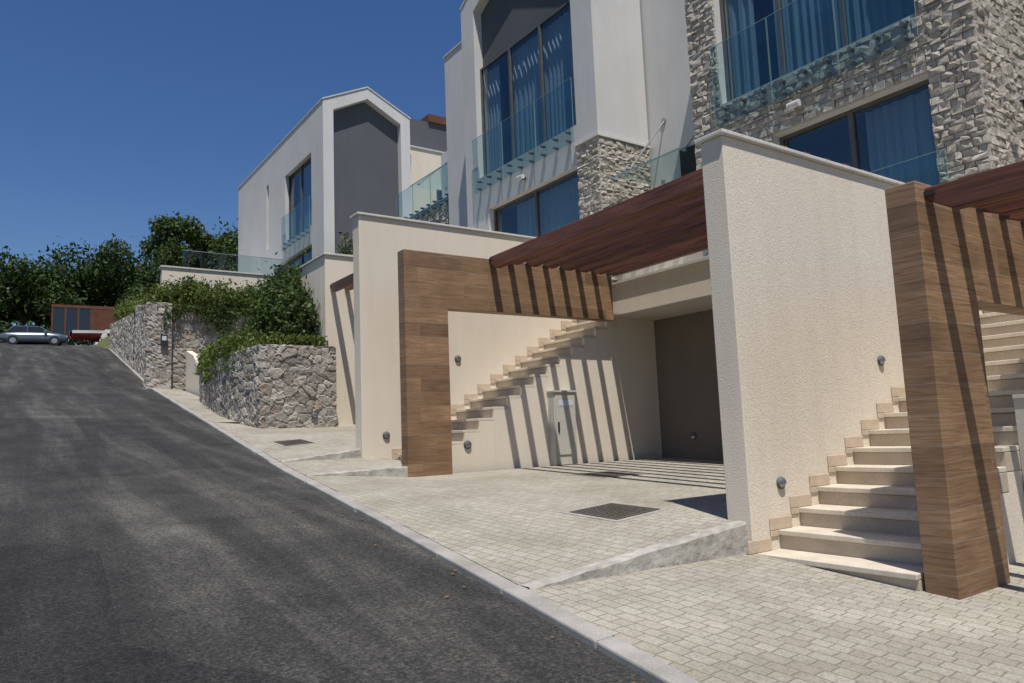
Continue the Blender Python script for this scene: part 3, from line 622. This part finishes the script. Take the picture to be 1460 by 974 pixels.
for i in range(330):
    x=random.uniform(4.9,9.4); l=random.uniform(.2,1.0)*(.75+.45*math.sin(x*3)); y=28.5-random.uniform(0,.15)
    for t in np.arange(0,l,.035): st.append((x+random.gauss(0,.05),y-.1*math.sin(min(1,t*2))+random.gauss(0,.04),4.95-t))
add_leaves(b,np.array(st),.06,'leafmid',.3,.6); b.obj('trailing_shrub')
b=B(); bl=[((5.6+i*.5,30.1+random.uniform(-.4,.3),5.45+random.uniform(-.2,.3)),(.5,.5,.55)) for i in range(9)]
add_leaves(b,blobs_pts(bl,12000,.5,70),.075,'leafmid',.4); b.obj('hedge')
b=B(); bl=[((kx(y)+.75+random.uniform(0,.3),y,5.1+(y-31)*.155+random.uniform(-.1,.3)),(.5,.7,.5)) for y in np.arange(31.5,56,1.0)]
add_leaves(b,blobs_pts(bl,16000,.5,90),.09,'leafbright',.4); b.obj('hedge')
b=B(); bl=[((5.9,17.1,2.7),(.6,.7,.8)),((6.3,18.2,3.4),(.75,.9,.85)),((6.5,19.3,3.6),(.85,.9,.8)),((5.9,19.0,2.8),(.75,.9,.9)),((6.9,20.3,3.5),(.8,.9,.8)),((6.2,20.0,2.5),(.7,.9,.7))]
for (c,r_) in bl: b.tube([(c[0],c[1],1.8),(c[0]+.1,c[1],c[2])],[.05,.02],'bark',6)
add_leaves(b,blobs_pts(bl,26000,.38,90),.06,'leafmid',.45); b.obj('laurel_shrub')
b=B(); st=[]
for i in range(1500):
    t=random.random()**.8; y=16.2+t*7.3; x=float(np.interp(y,[15.5,17.7,20.3,23.5],[4.5,4.33,4.62,5.1]))+random.uniform(-.05,.9); l=random.uniform(.2,.6)
    hg=random.uniform(.25,.7)*(1 if y>17.5 else .6)
    for s_ in np.arange(0,l,.03): st.append((x-.25*s_+random.gauss(0,.04),y+random.gauss(0,.05),1.98+hg*math.sin(min(3,s_*7))-(s_*.8 if x<4.8 and y<21 else 0)))
for i in range(120):
    x=random.uniform(5.2,6.0)
    for s_ in np.arange(0,.35,.03): st.append((x+random.gauss(0,.06),15.9+random.gauss(0,.1),1.95+s_*.9))
add_leaves(b,np.array(st),.055,'leafbright',.28,.2); b.obj('rosemary_plant')
b=B()
for i in range(26):
    y=random.uniform(1,14); x=kx(y)-abs(random.gauss(0,.5))-.03
    z=prof(y)+.012; a=random.uniform(0,6.28); l=random.uniform(.012,.028)
    c_,s_=math.cos(a)*l,math.sin(a)*l
    b.add([(x-c_,y-s_,z+.004),(x+s_*.45,y-c_*.45,z),(x+c_,y+s_,z+.008),(x-s_*.45,y+c_*.45,z+.002)],[(0,1,2,3)],'dryleaf')
b.obj('fallen_leaves')
# ---------------------------------------------------------------- cabin, boat, car
def place(e,x,y,z,rot): e.location=(x,y,z); e.rotation_euler=(0,0,rot)
e=empty('corten_cabin'); b=B()
b.box(0,6.0,0,2.6,0,.12,'dark'); b.box(.02,5.98,.02,2.58,2.7,2.95,'corten'); b.box(.1,5.9,2.4,2.5,.12,2.7,'corten'); b.box(3.3,5.95,.05,.15,.12,2.7,'corten'); b.box(5.85,5.95,.15,2.4,.12,2.7,'corten'); b.box(.05,.15,.15,2.4,.12,2.7,'corten')
for i in range(26): b.box(3.35+i*.1,3.39+i*.1,.02,.049,.14,2.68,'corten')
b.obj('shell',e)
b=B()
for x in (.05,1.1,2.15,3.2): b.box(x,x+.14,.04,.14,.12,2.7,'corten')
b.box(.19,3.2,.08,.1,.14,2.69,'carglass'); b.obj('glazing',e)
place(e,4.2,80.2,10.45,math.radians(-4))
e=empty('small_boat'); b=B(); secs=[]
for i in range(13):
    t=i/12; w=.85*math.sin(math.pi*min(1,.12+t*.95))**.6 if t<.98 else .05; sh=.75+.25*t*t; secs.append([(t*4.2,-w,sh),(t*4.2,-w*.8,.3),(t*4.2,0,.02+.35*max(0,t-.75)),(t*4.2,w*.8,.3),(t*4.2,w,sh)])
vs=[p for s_ in secs for p in s_]
b.add([(p[0],p[1],p[2]) for p in vs],[(i*5+j,(i+1)*5+j,(i+1)*5+j+1,i*5+j+1) for i in range(12) for j in range(4)],'boatred')
b.add([(s_[k_][0],s_[k_][1]*1.06,s_[k_][2]+dz) for s_ in secs for k_ in (0,4) for dz in (-.22,.03)],[(i*4+j,(i+1)*4+j,(i+1)*4+j+1,i*4+j+1) for i in range(12) for j in (0,2)],'boat')
b.add([(s_[k_][0],s_[k_][1],s_[k_][2]-.02) for s_ in secs for k_ in (0,4)],[(2*i,2*i+2,2*i+3,2*i+1) for i in range(12)],'boat')
b.obj('hull',e); place(e,5.6,77,9.75,math.radians(10))
b=B()
for i in range(190):
    x=random.uniform(3.8,12); y=random.uniform(76.0,79.5); z=gz(x,y); s_=random.uniform(.12,.42)
    b.hexa([(x+s_*a,y+s_*c,z-.1) for a,c in ((-1,-1),(1,-.8),(.9,1),(-1,.8))],[(x+s_*a*.6,y+s_*c*.6,z+s_*random.uniform(.5,.9)) for a,c in ((-1,-1),(1,-1),(1,1),(-1,1))],'rockwhite')
b.obj('rubble_pile')
def car(name,x,y,z,rot):
    e=empty(name)
    b=B(); st=[(0,.62,.45,.68),(.12,.76,.30,.80),(.6,.84,.22,.90),(1.2,.87,.2,.95),(2.2,.88,.2,.96),(3.1,.87,.2,.95),(3.9,.84,.24,.93),(4.25,.78,.32,.86),(4.4,.66,.45,.72)]
    ring=[]
    for (sx,w,zl,zb) in st: ring.append([(sx,-w*.9,zl),(sx,-w,zl+.15),(sx,-w,(zl+zb)/2+.05),(sx,-w*.93,zb-.04),(sx,-w*.7,zb),(sx,w*.7,zb),(sx,w*.93,zb-.04),(sx,w,(zl+zb)/2+.05),(sx,w,zl+.15),(sx,w*.9,zl)])
    n=10; vs=[p for r_ in ring for p in r_]; fs=[(i*n+j,i*n+(j+1)%n,(i+1)*n+(j+1)%n,(i+1)*n+j) for i in range(len(st)-1) for j in range(n)]+[tuple(range(n)),tuple((len(st)-1)*n+j for j in range(n))[::-1]]
    b.add(vs,fs,'carpaint'); b.obj('body',e,smooth=True)
    b=B()
    b.hexa([(1.1,-.74,.92),(4.0,-.74,.92),(4.0,.74,.92),(1.1,.74,.92)],[(1.9,-.58,1.40),(3.45,-.58,1.40),(3.45,.58,1.40),(1.9,.58,1.40)],'carglass'); b.obj('windows',e,bevel=.03)
    b=B(); b.hexa([(1.82,-.60,1.385),(3.52,-.60,1.385),(3.52,.60,1.385),(1.82,.60,1.385)],[(2.0,-.52,1.45),(3.35,-.52,1.45),(3.35,.52,1.45),(2.0,.52,1.45)],'carpaint')
    for s_ in (-1,1):
        for (xa,xb) in ((1.1,1.86),(2.62,2.62),(3.97,3.47)): b.tube([(xa,s_*.75,.93),(xb,s_*.60,1.40)],.035,'carpaint',6)
        b.box(1.35,1.55,s_*.95-.06,s_*.95+.06,.95,1.08,'carpaint')
        b.box(.03,.14,s_*.55-.14,s_*.55+.14,.62,.74,'lens'); b.box(4.3,4.41,s_*.58-.12,s_*.58+.12,.66,.80,'boatred')
    b.obj('roof_and_trim',e,bevel=.01)
    for i,(wx,s_) in enumerate(((.85,-1),(.85,1),(3.5,-1),(3.5,1))):
        b=B(); b.tube([(wx,s_*.70,.31),(wx,s_*.895,.31)],.31,'tyre',22); b.tube([(wx,s_*.89,.31),(wx,s_*.905,.31)],.20,'steel',18); b.tube([(wx,s_*.60,.31),(wx,s_*.886,.31)],.36,'dark',22); b.obj('wheel_%d'%(i+1),e)
    place(e,x,y,z,rot)
car('parked_car',4.7,66.5,prof(66.3),math.radians(172))
# ---------------------------------------------------------------- camera, light, world
cd=bpy.data.cameras.new('camera'); co=bpy.data.objects.new('camera',cd); S.collection.objects.link(co)
rt=Vector((.8217,-.5687,-.0396)).normalized(); bk=Vector((-.5688,-.8137,-.1194)); bk=(bk-rt*bk.dot(rt)).normalized(); up=bk.cross(rt)
co.matrix_world=Matrix(((rt.x,up.x,bk.x,0),(rt.y,up.y,bk.y,0),(rt.z,up.z,bk.z,0),(0,0,0,1)))
cd.sensor_width=36; cd.lens=1066/1460*36; cd.clip_end=3000; cd.clip_start=.05; S.camera=co
ts=Vector((-.17,-.37,1)).normalized()
sl=bpy.data.lights.new('sun','SUN'); sl.energy=5.0; sl.angle=math.radians(.5); sl.color=(1,.955,.88); so=bpy.data.objects.new('sun',sl); S.collection.objects.link(so)
so.rotation_mode='QUATERNION'; so.rotation_quaternion=ts.to_track_quat('Z','Y'); so.location=(0,0,40)
w=bpy.data.worlds.new('World'); S.world=w; w.use_nodes=True; nt=w.node_tree; bg=nt.nodes['Background']
sk=nt.nodes.new('ShaderNodeTexSky'); sk.sky_type='NISHITA'; sk.sun_disc=False; sk.sun_elevation=math.asin(ts.z); sk.sun_rotation=math.atan2(ts.x,ts.y); sk.altitude=50; sk.air_density=1.1; sk.dust_density=.35; sk.ozone_density=4.0
hs=nt.nodes.new('ShaderNodeHueSaturation'); hs.inputs['Saturation'].default_value=1.22; hs.inputs['Hue'].default_value=.51
nt.links.new(sk.outputs[0],hs.inputs['Color']); nt.links.new(hs.outputs[0],bg.inputs[0]); bg.inputs[1].default_value=.085
S.view_settings.view_transform='Standard'; S.view_settings.look='None'; S.view_settings.exposure=0
